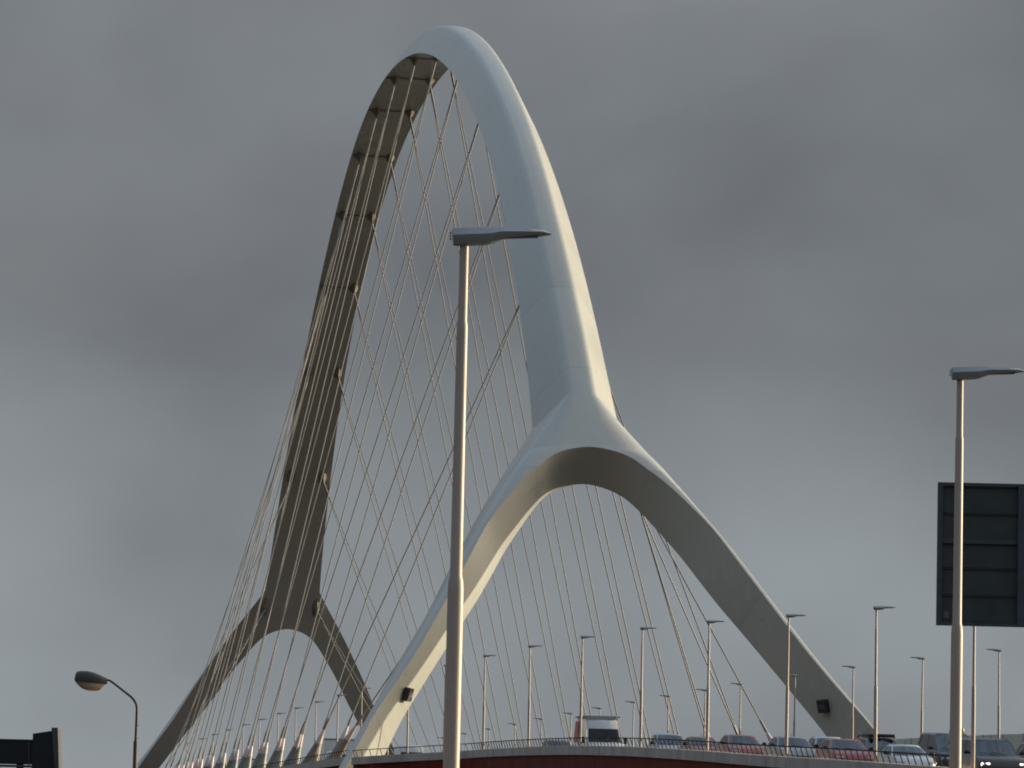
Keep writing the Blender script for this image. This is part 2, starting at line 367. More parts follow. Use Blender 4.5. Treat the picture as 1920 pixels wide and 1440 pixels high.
# ------------------------------------------------------------------ road line
_us = [-145, -128.69, -114.79, -99.78, -83.91, -68.09, -51.37, -34.74, -17.99, -1.41, 26.4, 57, 101, 160, 240, 330, 420]
_hz = [8.47, 9.03, 9.53, 10.04, 10.62, 11.12, 11.52, 11.82, 12.04, 12.18, 12.31, 12.41, 12.45, 12.40, 12.1, 11.2, 9.4]
LAMP_H = 5.5
_zb = mono([-420, -330] + _us, [-1.0 - .05, -1.0] + [h - LAMP_H + .05 for h in _hz])
def fit_arc():                               # arc tangent to the straight line, through the two near lamps
    best = None
    p1, p2 = Vector((-0.413, 35.6, 0)), Vector((4.876, 48.5, 0))
    for ut in np.arange(-165, -120, .5):
        for r in np.arange(120, 320, 2.0):
            c = B(ut, -10.7, 0) - BX * r
            e = abs((p1 - c).length - r) + abs((p2 - c).length - r)
            if best is None or e < best[0]: best = (e, ut, r)
    return best
_e, UT, RL = fit_arc()
CEN = B(UT, -10.7, 0) - BX * RL; RC = RL + 10.7
CEN.z = 0
def RP(s, v, z):                             # road frame: s along (straight part = u), v across
    if s >= UT: return B(s, v, z)
    th = (UT - s) / RC
    d = BX * math.cos(th) - AX * math.sin(th)
    return CEN + d * (RC + v) + Vector((0, 0, z))
def RDIR(s):
    if s >= UT: return AX.copy()
    th = (UT - s) / RC
    return (AX * math.cos(th) + BX * math.sin(th)).normalized()
def ZB(s): return _zb(s)                     # top of the edge beam
def ZR(s): return ZB(s) - 0.75               # carriageway
print('arc', _e, UT, RL)

def strip(rows, name, m, parent=None, smooth=None):
    mb = MB(); mb.loft(rows, closed=True, caps=True); return mb.build(name, m, parent, smooth)

# ------------------------------------------------------------------ setting: ground, river, road
g = MB(); GZ = -6.0
g.add([(-9000, -9000, GZ), (9000, -9000, GZ), (9000, 9000, GZ), (-9000, 9000, GZ)], [(0, 1, 2, 3)])
tag(g.build('ground', M['ground']), kind='structure')
g = MB(); g.add([B(35, -2500, GZ + .05), B(35, 2500, GZ + .05), B(185, 2500, GZ + .05), B(185, -2500, GZ + .05)], [(0, 1, 2, 3)])
tag(g.build('river', M['water']), kind='structure')
ss = list(np.arange(-330, UT, 6)) + list(np.arange(UT, 420, 8))
rows = []
for s in ss:
    w0, w1 = -11.3, 12.2
    rows.append([RP(s, w0, ZR(s)), RP(s, w1, ZR(s)), RP(s, w1, ZR(s) - .3), RP(s, w0, ZR(s) - .3)])
tag(strip(rows, 'road', M['asphalt']), kind='structure')
mk = MB()
for v in (-7.9, -4.4, 4.4, 7.9):
    for s in np.arange(-300, 400, 12):
        mk.add([RP(s, v - .07, ZR(s) + .006), RP(s, v + .07, ZR(s) + .006), RP(s + 3, v + .07, ZR(s + 3) + .006), RP(s + 3, v - .07, ZR(s + 3) + .006)], [(0, 1, 2, 3)])
M['white'] = mat('road_paint', (0.7, 0.7, 0.68), 0.7, var=0.1, scale=3)
tag(mk.build('lane_marking', M['white']), kind='structure')

# ------------------------------------------------------------------ approach viaduct
via = thing('approach_viaduct', RP(-70, 0, ZR(-70) - 2.5), 'curved approach viaduct with dark red girder under a pale concrete edge beam', 'viaduct')
def para(o): o.parent = via; o.matrix_parent_inverse = Matrix.Translation(-via.location); return o
def flare(s):                                # left edge: across position and height drop near the arch foot
    t = min(1, max(0, (s + 21.0) / 11.0)); t = t * t * (3 - 2 * t)
    return -11.8 - 5.4 * t, -0.40 * t
def edge_segments(side):
    out = MB(); st = list(np.arange(-330, UT, 1.8)) + list(np.arange(UT, -8.5, 1.8))
    for a, b in zip(st[:-1], st[1:]):
        lo = []
        for s in (a + .03, b - .03):
            if side < 0: v, dz = flare(s); sg = 1
            else: v, dz = 12.6, 0; sg = -1
            zt = ZB(s) + dz
            sec = [(v, zt - .43), (v, zt - .02), (v + sg * .02, zt), (v + sg * .48, zt), (v + sg * .5, zt - .02), (v + sg * .5, zt - .43)]
            lo.append([RP(s, p[0], p[1]) for p in sec])
        out.loft(lo)
    return out
for sd_ in (-1, 1):
    para(edge_segments(sd_).build('edge_beam', M['concrete']))
rows = []
for s in list(np.arange(-330, UT, 5)) + list(np.arange(UT, -8.4, 3)):
    v, dz = flare(s); z = ZB(s) - .43 + dz; zr = ZB(s) - .43
    rows.append([RP(s, v + .10, z - .003), RP(s, v + .16, z - 2.3), RP(s, -7, zr - 3.2), RP(s, 7, zr - 3.2), RP(s, 12.4, zr - 2.3), RP(s, 12.5, zr - .003), RP(s, 12.05, zr - .003), RP(s, 12.05, ZR(s) - .304), RP(s, v + .5, ZR(s) - .304 + dz), RP(s, v + .5, z - .003)])
para(strip(rows, 'girder', M['red']))
for s in np.arange(-300, -5, 28):
    pm = MB(); zt = ZB(s) - 3.66; p0 = RP(s, 0, 0); d = RDIR(s); rot = Matrix(((d.y, d.x, 0), (-d.x, d.y, 0), (0, 0, 1)))
    pm.box((p0.x, p0.y, (zt + GZ) / 2), (9, 1.6, max(.3, zt - GZ)), rot, bev=.2)
    para(pm.build('pier', M['concrete']))

# ------------------------------------------------------------------ main span deck
md = thing('bridge_deck', B(108, 0, ZR(108) - 2.5), 'long bridge deck hung beneath the white arch', 'bridge deck')
def pard(o, t): o.parent = t; o.matrix_parent_inverse = Matrix.Translation(-t.location); return o
us = list(np.arange(8, 212, 4))
for sg in (-1, 1):
    rows = []
    for u in us:
        v = sg * 15.2; z = ZB(u)
        rows.append([B(u, v, z - .5), B(u, v, z), B(u, v - sg * .6, z), B(u, v - sg * .6, z - .5)])
    pard(strip(rows, 'edge_beam', M['concrete']), md)
rows = []
for u in us:
    z = ZB(u)
    rows.append([B(u, -15.1, z - .503), B(u, -13.2, z - 1.9), B(u, -5, z - 2.6), B(u, 5, z - 2.6), B(u, 13.2, z - 1.9), B(u, 15.1, z - .503), B(u, 12.3, ZR(u) - .31), B(u, -12.3, ZR(u) - .31)])
pard(strip(rows, 'girder', M['red']), md)

rows = []
for u in np.arange(-8.3, 8.01, 2.7):
    z = ZB(u) - .9
    rows.append([B(u, -11.2, z), B(u, -11.0, z - 1.2), B(u, -5, z - 1.9), B(u, 5, z - 1.9), B(u, 11.0, z - 1.2), B(u, 11.9, z), B(u, 11.9, ZR(u) - .31), B(u, -11.2, ZR(u) - .31)])
pard(strip(rows, 'girder', M['red']), md)
# ------------------------------------------------------------------ the arch bridge
br = thing('arch_bridge', B(LF * S / 2, 0, 0), 'huge white steel arch on forked legs with a net of thin cables', 'bridge')
def parb(o): o.parent = br; o.matrix_parent_inverse = Matrix.Translation(-br.location); return o

def half_section(u, fork):
    """points of the right half, from the soffit's outer corner over the top to the inner side"""
    uu = min(u, LF - u); T = TH(u); io = IO(uu); eo = EO(uu)
    ei = _fe(sq(uu)) if fork else 0.0
    ii = _fi(sq(uu)) if fork else 0.0
    ei = min(ei, eo - max(.10, .28 - .012 * max(0, UA - uu)))
    w = eo - ei
    P = []
    F = lambda k: (io + (eo - io) * k, T * k)
    rr_ = .11 + .13 * min(1, max(0, (UK - uu) / 2.0))
    k1 = 1 - min(rr_, .45 * w / max(.4, abs(io - eo) + .01))
    for k in (0, .3, .6, k1): P.append((F(k)[0] + (.6 * k * (1 - k) if fork and uu < 16 else 0), F(k)[1]))
    a = F(k1); c = (eo, T); b = (eo - (.40 + .20 * min(1, max(0, (UK - uu) / 2.0))) * w, T * 1.005)
    for t in (.2, .4, .6, .8, 1.0):
        P.append(((1-t)**2*a[0] + 2*t*(1-t)*c[0] + t*t*b[0], (1-t)**2*a[1] + 2*t*(1-t)*c[1] + t*t*b[1]))
    P.append((ei, T * 1.01))
    if fork:
        s = min(1.0, max(0.0, (UA - uu) / 22.0)); nq = T * (0.04 + .44 * s)
        q = ei + (ii - ei) * (1 - nq / T)
        P.append((q - .10 * s - .01, nq))
        P.append((ii, 0))
    else:
        P.append((0, T * .5)); P.append((0, 0))     # placeholders, matched with the fork
    return P

def build_arch():
    verts = []; faces = []; part = []; uvs = []
    cache = {}
    def vid(u, v, n):
        key = (round(u, 4), round(v, 4), round(n, 4))
        if key not in cache:
            cache[key] = len(verts); verts.append(AP(u, v, n)); uvs.append((u, v * .6 + n))
        return cache[key]
    NP = 12
    def quads(u0, s0, u1, s1, idx, sg, pid):
        for k in idx:
            k2 = k + 1
            f = [vid(u0, sg * s0[k][0], s0[k][1]), vid(u0, sg * s0[k2][0], s0[k2][1]), vid(u1, sg * s1[k2][0], s1[k2][1]), vid(u1, sg * s1[k][0], s1[k][1])]
            f2 = []
            for i in f:
                if i not in f2: f2.append(i)
            if len(f2) < 3: continue
            if sg < 0: f2.reverse()
            faces.append(f2); part.append(pid)
    def soffit(u0, s0, u1, s1, sg, pid):
        f = [vid(u0, sg * s0[-1][0], 0), vid(u0, sg * s0[0][0], 0), vid(u1, sg * s1[0][0], 0), vid(u1, sg * s1[-1][0], 0)]
        f2 = []
        for i in f:
            if i not in f2: f2.append(i)
        if sg < 0: f2.reverse()
        faces.append(f2); part.append(pid)
    # trunk
    st = list(np.linspace(UA, UK, 16)) + list(np.linspace(UK, 30, 24))[1:] + list(np.linspace(30, LF / 2, 60))[1:]
    st = st + [LF - x for x in reversed(st[:-1])]
    secs = [half_section(u, False) for u in st]
    for i in range(len(st) - 1):
        for sg in (1, -1):
            quads(st[i], secs[i], st[i+1], secs[i+1], range(0, 9), sg, 0)
            soffit(st[i], secs[i], st[i+1], secs[i+1], sg, 0)
    pid = 1
    for end in (0, 1):
        ls = [UA - (UA + 9) * (k / 60) ** 2 for k in range(0, 61)]
        if end: ls = [LF - x for x in ls]
        sec = [half_section(u, True) for u in ls]
        # the fork's first section is the trunk's last
        tsec = half_section(ls[0], False)
        sec[0] = tsec[:10] + [(0.0, TH(ls[0]) * .04), (0.0, 0.0)]
        for sg in (1, -1):
            for i in range(len(ls) - 1):
                quads(ls[i], sec[i], ls[i+1], sec[i+1], range(0, 11), sg, pid)
                soffit(ls[i], sec[i], ls[i+1], sec[i+1], sg, pid)
            pid += 1
    me = bpy.data.meshes.new('whole'); me.from_pydata([tuple(v) for v in verts], [], faces)
    bm = bmesh.new(); bm.from_mesh(me); bm.faces.ensure_lookup_table()
    lay = bm.faces.layers.int.new('part')
    for f, p in zip(bm.faces, part): f[lay] = p
    bmesh.ops.recalc_face_normals(bm, faces=bm.faces[:])
    bm.to_mesh(me); bm.free()
    me.polygons.foreach_set('use_smooth', [True] * len(me.polygons)); me.set_sharp_from_angle(angle=R(15))
    cn = [Vector(c.vector) for c in me.corner_normals]
    pl = [a.value for a in me.attributes['part'].data]
    for p in range(5):
        idx = {}; vs = []; fs = []; nn = []; sm = []
        for poly in me.polygons:
            if pl[poly.index] != p: continue
            f = []
            for li in poly.loop_indices:
                vi = me.loops[li].vertex_index
                if vi not in idx: idx[vi] = len(vs); vs.append(me.vertices[vi].co.copy())
                f.append(idx[vi]); nn.append(cn[li]); sm.append(uvs[vi])
            fs.append(f)
        m2 = bpy.data.meshes.new('arch_rib' if p == 0 else 'arch_leg'); m2.from_pydata([tuple(v) for v in vs], [], fs)
        m2.polygons.foreach_set('use_smooth', [True] * len(m2.polygons))
        uvl = m2.uv_layers.new(name='plates')
        for q, (a, b) in enumerate(sm): uvl.data[q].uv = (a, b)
        m2.normals_split_custom_set([tuple(n) for n in nn])
        parb(link(m2.name, m2, M['arch']))
    bpy.data.meshes.remove(me)
build_arch()

# soffit stations: cross seams, gussets, cables, anchors
STN = [LF / 2 + 17.4 * k for k in range(-7, 8)]
for k, u in enumerate(STN):
    if min(u, LF - u) < 65: continue
    m_ = MB(); b = IO(min(u, LF - u)) - .12
    vs = [AP(u - .12, -b, -.10), AP(u - .12, b, -.10), AP(u + .12, b, -.10), AP(u + .12, -b, -.10), AP(u - .12, -b, .05), AP(u - .12, b, .05), AP(u + .12, b, .05), AP(u + .12, -b, .05)]
    m_.add(vs, [(0, 3, 2, 1), (4, 5, 6, 7), (0, 1, 5, 4), (1, 2, 6, 5), (2, 3, 7, 6), (3, 0, 4, 7)])
    parb(m_.build('soffit_seam', M['seam']))
def top_anchor(u, sg):
    uu = min(u, LF - u)
    v = sg * (IO(uu) * .66 if uu > 22.5 else (IO(uu) - 1.6))
    return v
GT = {}
for k, u in enumerate(STN):
    for sg in (-1, 1):
        v = top_anchor(u, sg); m_ = MB(); uu = min(u, LF - u)
        sgn = 1 if u > LF / 2 else -1                      # the fin leans toward the crown's plumb line
        h = 0.75
        base = [(-1.25, .05), (-.8, .50), (0, .62), (.8, .50), (1.25, .05), (.8, -.50), (0, -.62), (-.8, -.50)]
        l0 = [AP(u + a, v + c, .04) for a, c in base]
        l1 = [AP(u + a * .62, v + c * .62, -.5 * h) for a, c in base]
        l2 = [AP(u + a * .20, v + c * .25, -h) for a, c in base]
        m_.loft([l0, l1, l2])
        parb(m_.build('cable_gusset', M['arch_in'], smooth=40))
        GT[(k, sg)] = AP(u, v, -h * .95)
ANC = [LF / 2 - 8.2 - 16.3 * 7 + 16.3 * j for j in range(16)]
PAIRS = [(7, 7), (7, 8)]
for k in range(7): PAIRS += [(k, k), (k, k + 1), (14 - k, 15 - k), (14 - k, 14 - k)]
VD = 19.6
for sg in (-1, 1):
    for k, j in PAIRS:
        top = GT[(k, sg)]; ua = ANC[j]
        off = 1.0 if GT[(k, sg)].dot(AX) < B(ua * S, 0, 0).dot(AX) else -1.0
        bot = B((ua + off * .5) * S, sg * (VD + off * .25) * S, ZB(ua * S) - 1.4)
        d = (top - bot).normalized()
        tip = bot + d * (3.75 / max(.5, d.z))
        a = MB(); a.tube([bot, bot + (tip - bot) * .40, bot + (tip - bot) * .78], [.62, .43, .185], n=12)
        an_ = parb(a.build('cable_anchor', M['anchor'], smooth=40))
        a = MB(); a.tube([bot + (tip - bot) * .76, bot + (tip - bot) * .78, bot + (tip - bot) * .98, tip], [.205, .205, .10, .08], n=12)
        sl_ = a.build('lit_tip', M['lit_tip'], smooth=40); sl_.parent = an_  # upper end of the cone, split off to carry the painted sunlit tone
        c = MB(); r = .045
        c.tube([tip - d * .3, top], r, n=8)
        # sockets at both ends
        c.tube([top - d * 1.6, top - d * .1], [.07, .085], n=8)
        c.tube([tip + d * .05, tip + d * .9], [.10, .075], n=8)
        parb(c.build('cable', M['cable'], smooth=60))

# concrete footings under the four legs
for far in (0, 1):
    for sg in (-1, 1):
        uq = -8.0 if not far else LF + 8.0
        c0 = AP(uq, sg * .5 * (IO(-8.0) + _fi(sq(-8.0))), 2.0)
        zt = c0.z + 1.6; fm = MB(); lo_ = []
        for z, k in ((GZ - 1, 1.5), (zt - 1.2, 1.0), (zt, .92)):
            lo_.append([Vector((c0.x, c0.y, 0)) + AX * a * 3.6 * k + BX * b * 3.2 * k + Vector((0, 0, z)) for a, b in ((-1, -1), (1, -1), (1, 1), (-1, 1))])
        fm.loft(lo_); parb(fm.build('footing', M['concrete']))
# inspection boxes on the inner faces of the near legs
for sg in (-1, 1):
    u = 1.3; T = TH(u)
    def face(uu, f):
        ei = min(_fe(sq(uu)), EO(uu) - .10); ii = _fi(sq(uu))
        return AP(uu, sg * (ii + (ei - ii) * f - .22), T * f)
    c = face(u, .50); e1 = (face(u - .8, .5) - face(u + .8, .5)).normalized(); e2 = (face(u, .75) - face(u, .25)).normalized()
    n = e1.cross(e2).normalized()
    if n.dot(BX) * sg > 0: n = -n
    ex = Vector((0, 0, 1)).cross(n).normalized(); ey = n.cross(ex).normalized()
    rot = Matrix((ex, ey, n)).transposed()
    hb = MB(); w, h = .74, .82
    hb.box(c + n * .10, (w, h, .34), rot, bev=.03)
    fr = parb(hb.build('inspection_box', M['hatch']))
    sl = MB()
    for q in (-.5, -.1, .1, .5):
        sl.box(c + n * .285 + ey * (q * h * .9), (w * .94, .05 if abs(q) > .3 else .12, .03), rot)
    sl.box(c + n * .285 + ex * (w * .45), (.05, h * .95, .03), rot); sl.box(c + n * .285 - ex * (w * .45), (.05, h * .95, .03), rot)
    o = sl.build('frame', M['trim']); o.parent = fr

# ------------------------------------------------------------------ railings
def railing(label, pts_fn, s0, s1, step, nmax=100):
    mid = pts_fn((s0 + s1) / 2)[0]
    t = thing('railing', mid, label, 'railing')
    def pr(o): o.parent = t; o.matrix_parent_inverse = Matrix.Translation(-mid); return o
    tops = []; posts = []
    for s in np.arange(s0, s1 + 1e-6, step):
        b, tp = pts_fn(s); posts.append((b, tp))
    for s in np.arange(s0, s1 + 1e-6, step / 2): tops.append(pts_fn(s)[1])
    m_ = MB(); m_.tube(tops, .026, n=6); pr(m_.build('top_rail', M['rail'], smooth=60))
    rest = MB()
    for i, (b, tp) in enumerate(posts):
        d = (tp - b)
        if i < nmax:
            p = MB(); p.tube([b - d * .05, tp], .022, n=5); pr(p.build('post', M['rail'], smooth=60))
        else: rest.tube([b - d * .05, tp], .022, n=5)
    if len(posts) > nmax: o = pr(rest.build('post', M['rail'])); o['kind'] = 'stuff'
    return t
def left_rail(s):
    v, dz = flare(s); z = ZB(s) + dz
    return RP(s, v + .20, z), RP(s, v + .07, z + .38)
railing('thin dark railing with leaning posts along the viaduct edge in front of the cars', left_rail, -131, -9.5, .92)
def span_rail(s): z = ZB(s); return B(s, -15.0, z), B(s, -15.12, z + .38)
railing('short dark railing on the bridge deck behind the left arch leg', span_rail, 9, 75, 1.4)
# pale see-through screen along the far edge
scr = thing('noise_barrier', RP(-75, 12.9, ZB(-75)), 'low pale green screen along the far road edge behind the parked row of cars', 'noise barrier')
k = 0
for s in np.arange(-128, -17.5, 4.0):
    pm = MB(); rows = []
    for q in (s + .04, s + 3.96):
        z = ZB(q); rows.append([RP(q, 12.63, z + .004), RP(q, 12.63, z + 1.28), RP(q, 12.67, z + 1.28), RP(q, 12.67, z + .004)])
    pm.loft(rows); o = pm.build('panel', M['panel']); o.parent = scr; o.matrix_parent_inverse = Matrix.Translation(-scr.location)
    pm = MB(); z = ZB(s); p = RP(s, 12.65, z); pm.tube([p, p + Vector((0, 0, 1.3))], .035, n=6); o = pm.build('post', M['trim']); o.parent = scr; o.matrix_parent_inverse = Matrix.Translation(-scr.location)

# ------------------------------------------------------------------ street lamps
def make_lamp():
    t = thing('street_lamp')
    H = LAMP_H
    p = MB()
    prof = [(0, .066), (H - 2.90, .064), (H - 2.83, .060), (H - 2.78, .049), (H - .80, .044), (H - .765, .042), (H - .74, .037), (H - .125, .036)]
    p.tube([(0, 0, a) for a, r in prof], [r for a, r in prof], n=20)
    p.tube([(0, 0, -.02), (0, 0, .02)], .16, n=12)
    p.build('pole', M['pole'], t, smooth=50)
    # luminaire, arm along +X, tapering in depth and width toward its tip
    sta = [(-.098, .000, -.075, .055), (-.088, 0.0, -.125, .095), (-.03, .003, -.127, .115), (.055, .008, -.122, .118), (.17, .012, -.113, .116), (.22, .013, -.104, .113), (.305, .014, -.066, .106), (.32, .014, -.064, .104), (.50, .012, -.050, .085), (.63, .008, -.038, .066), (.695, -.016, -.028, .025)]
    loops = []
    for x, zt, zb, w in sta:
        zm = zt + (zb - zt) * .45
        loops.append([Vector((x, -w * .55, zt)), Vector((x, w * .55, zt)), Vector((x, w, zm)), Vector((x, w * .92, zm - (zm - zb) * .35)), Vector((x, w * .55, zb)), Vector((x, -w * .55, zb)), Vector((x, -w * .92, zm - (zm - zb) * .35)), Vector((x, -w, zm))])
    h = MB(); h.loft([[p_ + Vector((0, 0, H)) for p_ in l] for l in loops])
    hd = h.build('luminaire', M['lamphead'], t, smooth=32)
    l = MB(); l.box((.42, 0, H - .052), (.34, .10, .012), Matrix.Rotation(R(-2.8), 3, 'Y')); l.build('lens', M['lens'], hd)
    b = MB()
    for z in (-.03, -.055, -.08): b.tube([(-.112, -.03, H + z), (-.112, .03, H + z)], .006, n=6)
    b.build('hinge_bolt', M['black'], hd)
    return t
def kids(o): return [c for c in bpy.data.objects if c.parent == o]
def copy_tree(o, parent=None):
    c = o.copy(); COL.objects.link(c)
    if parent is not None: c.parent = parent; c.matrix_parent_inverse = o.matrix_parent_inverse
    for ch in kids(o): copy_tree(ch, c)
    return c
LAMP0 = make_lamp(); _used = [False]
ORD = ['first', 'second', 'third', 'fourth', 'fifth', 'sixth', 'seventh', 'eighth', 'ninth', 'tenth', 'eleventh', 'twelfth', 'thirteenth', 'fourteenth', 'fifteenth', 'sixteenth']
def put_lamp(loc, xdir, label, group):
    o = LAMP0 if not _used[0] else copy_tree(LAMP0); _used[0] = True
    o.location = loc; o.rotation_euler = (R(random.uniform(-.45, .45)), R(random.uniform(-.35, .35)), math.atan2(xdir.y, xdir.x) + R(random.uniform(-3, 3)))
    if loc[1] < 60: o.rotation_euler = (R(-.1), R(.05), math.atan2(xdir.y, xdir.x))
    tag(o, label, 'street lamp', group); return o
for i, (x, y, hz) in enumerate([(-.413, 35.6, 5.094), (4.876, 48.5, 5.540)]):
    th = math.atan2((Vector((x, y, 0)) - CEN).dot(BX), (Vector((x, y, 0)) - CEN).dot(AX))
    d = (Vector((x, y, 0)) - CEN).normalized()
    put_lamp((x, y, hz - LAMP_H), Vector((1, -.02, 0)), ['tall foreground street lamp standing in front of the arch and cables', 'big nearby street lamp crossing in front of the dark sign back'][i], 'tall lamps near the viewer')
near_u = [-128.69, -114.79, -99.78, -83.91, -68.09, -51.37, -34.74, -17.99, -1.41]
nl = ['slim street lamp whose head hides behind the dark sign back', 'slim street lamp in front of the grey estate car with roof rails', 'slim street lamp in front of the silver grey car and the right arch leg', 'slim street lamp in front of the low red car next to the silver blue one',
      'slim street lamp just right of the white van', 'slim street lamp in front of the white van', 'slim street lamp next to the left of the one before the white van', 'slim street lamp two places left of the one before the white van', 'slim street lamp partly hidden beside the big foreground pole']
for u, lb in zip(near_u, nl):
    put_lamp(RP(u, -10.7, ZB(u) - .05), BX, lb, 'lamps along the viaduct edge nearest the viewer')
span_u = [16.0, 26.39, 41.88, 56.93, 71.93, 87.09, 101.34, 117.76, 133.52, 150.59, 166, 181, 197]
for i, u in enumerate(span_u):
    if i == 0: lb = 'small lamp post whose lower pole shows under the near left leg beside a pale van'
    else: lb = '%s small lamp left of the near left arch leg, arm pointing right over the deck' % ORD[i - 1]
    put_lamp(B(u, -10.7, ZB(u) - .05), BX, lb, 'small lamps on the left side of the bridge deck')
far_u = [-50.5, -34.3, -17.7, -1.8, 14.8, 26.7, 39.9, 53.9, 68.4, 82.2, 97.1, 111.8, 127, 142, 157]
for i, u in enumerate(far_u):
    if i == 0: lb = 'left-pointing lamp at the right picture edge below the dark sign back'
    elif i == 1: lb = 'left-pointing lamp between the dark sign back and the right arch leg'
    elif i == 2: lb = 'left-pointing lamp in front of the outer edge of the right arch leg'
    elif i == 3: lb = 'left-pointing lamp before the inner edge of the right arch leg'
    else: lb = '%s left-pointing lamp to the left of the right arch leg on the far roadside' % ORD[i - 4]
    put_lamp(B(u, 10.7, ZB(u) - .05), -BX, lb, 'lamps along the far side of the road')

# ------------------------------------------------------------------ sign seen from behind (right), boards (left), old lantern
def sign_back():
    Y = 80.0; k = Y / 8399.75
    x0 = (1757 - 960 + 8.6) * k; W = 3.7; zc = 0
    t = thing('road_sign', (x0 + W / 2, Y, -4), 'large dark road sign seen from behind behind the right hand lamp pole', 'road sign')
    def yz(py): return (1649 - py) * k
    zt, zb = yz(907), yz(1176); H = zt - zb
    f = MB()
    f.box((x0 + .045, Y, (zt + zb) / 2), (.09, .10, H)); 
    f.box((x0 + W / 2, Y, zt - .03), (W - .18, .10, .06)); f.box((x0 + W / 2, Y, zb + .03), (W - .18, .10, .06))
    f.box((x0 + W - .045, Y, (zt + zb) / 2), (.09, .10, H))
    def pr(o): o.parent = t; o.matrix_parent_inverse = Matrix.Translation(-t.location); return o
    pr(f.build('frame', M['signframe']))
    n = 5; h = (H - .12) / n
    for i in range(n):
        b = MB(); z = zb + .06 + h * (i + .5)
        b.box((x0 + .09 + (W - .18) / 2, Y + .02, z + .004), (W - .184, .03, h - .001))
        b.box((x0 + .09 + (W - .18) / 2, Y - .012, z - h / 2 + .022), (W - .19, .030, .030))
        b.box((x0 + .09 + (W - .18) / 2, Y - .010, z + h / 2 - .012), (W - .19, .024, .018))
        pr(b.build('board', M['signback']))
    s = MB(); s.box((x0 + .175, Y - .003, zb + .19), (.10, .012, .125)); pr(s.build('sticker', M['sticker']))
    c = MB(); c.box((x0 + .09 + (W - .18) / 2, Y - .03, zb + .06 + h * 3 - .015), (W - .19, .03, .075)); pr(c.build('clamp_rail', M['signframe']))
    for q in (1.50, 3.2):
        p = MB(); p.box((x0 + q, Y - .075, (zt + zb) / 2), (.13, .07, H - .02))
        if q > 2: p.box((x0 + q, Y - .075, (zb - 8) / 2 - .01), (.13, .07, zb + 8 + .0))
        pr(p.build('post', M['signframe']))
sign_back()

def left_boards():
    Y = 60.0; k = Y / 8399.75; xo = -960
    X = lambda px: (px - 960 + 16) * k
    Z = lambda py: (1610 - py) * k
    t = thing('traffic_board', (X(40), Y, -4), 'dark roadside board with a raised end box at the lower left corner', 'sign board')
    def pr(o): o.parent = t; o.matrix_parent_inverse = Matrix.Translation(-t.location); return o
    b = MB(); w = X(66) - X(-170); b.box(((X(66) + X(-170)) / 2, Y, (Z(1391) + Z(1436)) / 2), (w, .12, Z(1391) - Z(1436)), bev=.012); pr(b.build('board', M['darkbox']))
    b = MB(); b.box(((X(66) + X(-170)) / 2, Y, Z(1439.5)), (w, .15, .03)); b.box(((X(66) + X(-170)) / 2, Y - .004, Z(1390.5)), (w, .14, .014)); pr(b.build('trim', M['trim']))
    b = MB(); b.box((X(58), Y - .063, (Z(1393) + Z(1438)) / 2), (.012, .008, Z(1393) - Z(1438)), Matrix.Rotation(R(-3), 3, 'Y')); pr(b.build('joint_strip', M['sticker']))
    # raised end box with a sloping top
    b = MB(); y0, y1 = Y - .18, Y + .2
    o2 = [(X(66), Z(1379)), (X(100), Z(1373)), (X(113), Z(1480)), (X(66), Z(1480))]
    b.loft([[Vector((x, y0, z)) for x, z in o2], [Vector((x, y1, z)) for x, z in o2]]); pr(b.build('end_box', M['darkbox']))
    b = MB(); o3 = [(X(100.5), Z(1367)), (X(112.5), Z(1367)), (X(119.5), Z(1480)), (X(113.5), Z(1480))]
    b.loft([[Vector((x, y0 - .03, z)) for x, z in o3], [Vector((x, y1 + .03, z)) for x, z in o3]]); pr(b.build('end_plate', M['trim']))
    b = MB(); b.box((X(69), Y - .1, Z(1386)), (.05, .1, .035)); pr(b.build('bracket', M['sticker']))
    for q in (X(-120), X(40)):
        b = MB(); b.tube([(q, Y + .1, -8), (q, Y + .1, Z(1400))], .05, n=10); pr(b.build('post', M['trim'], smooth=50))
left_boards()

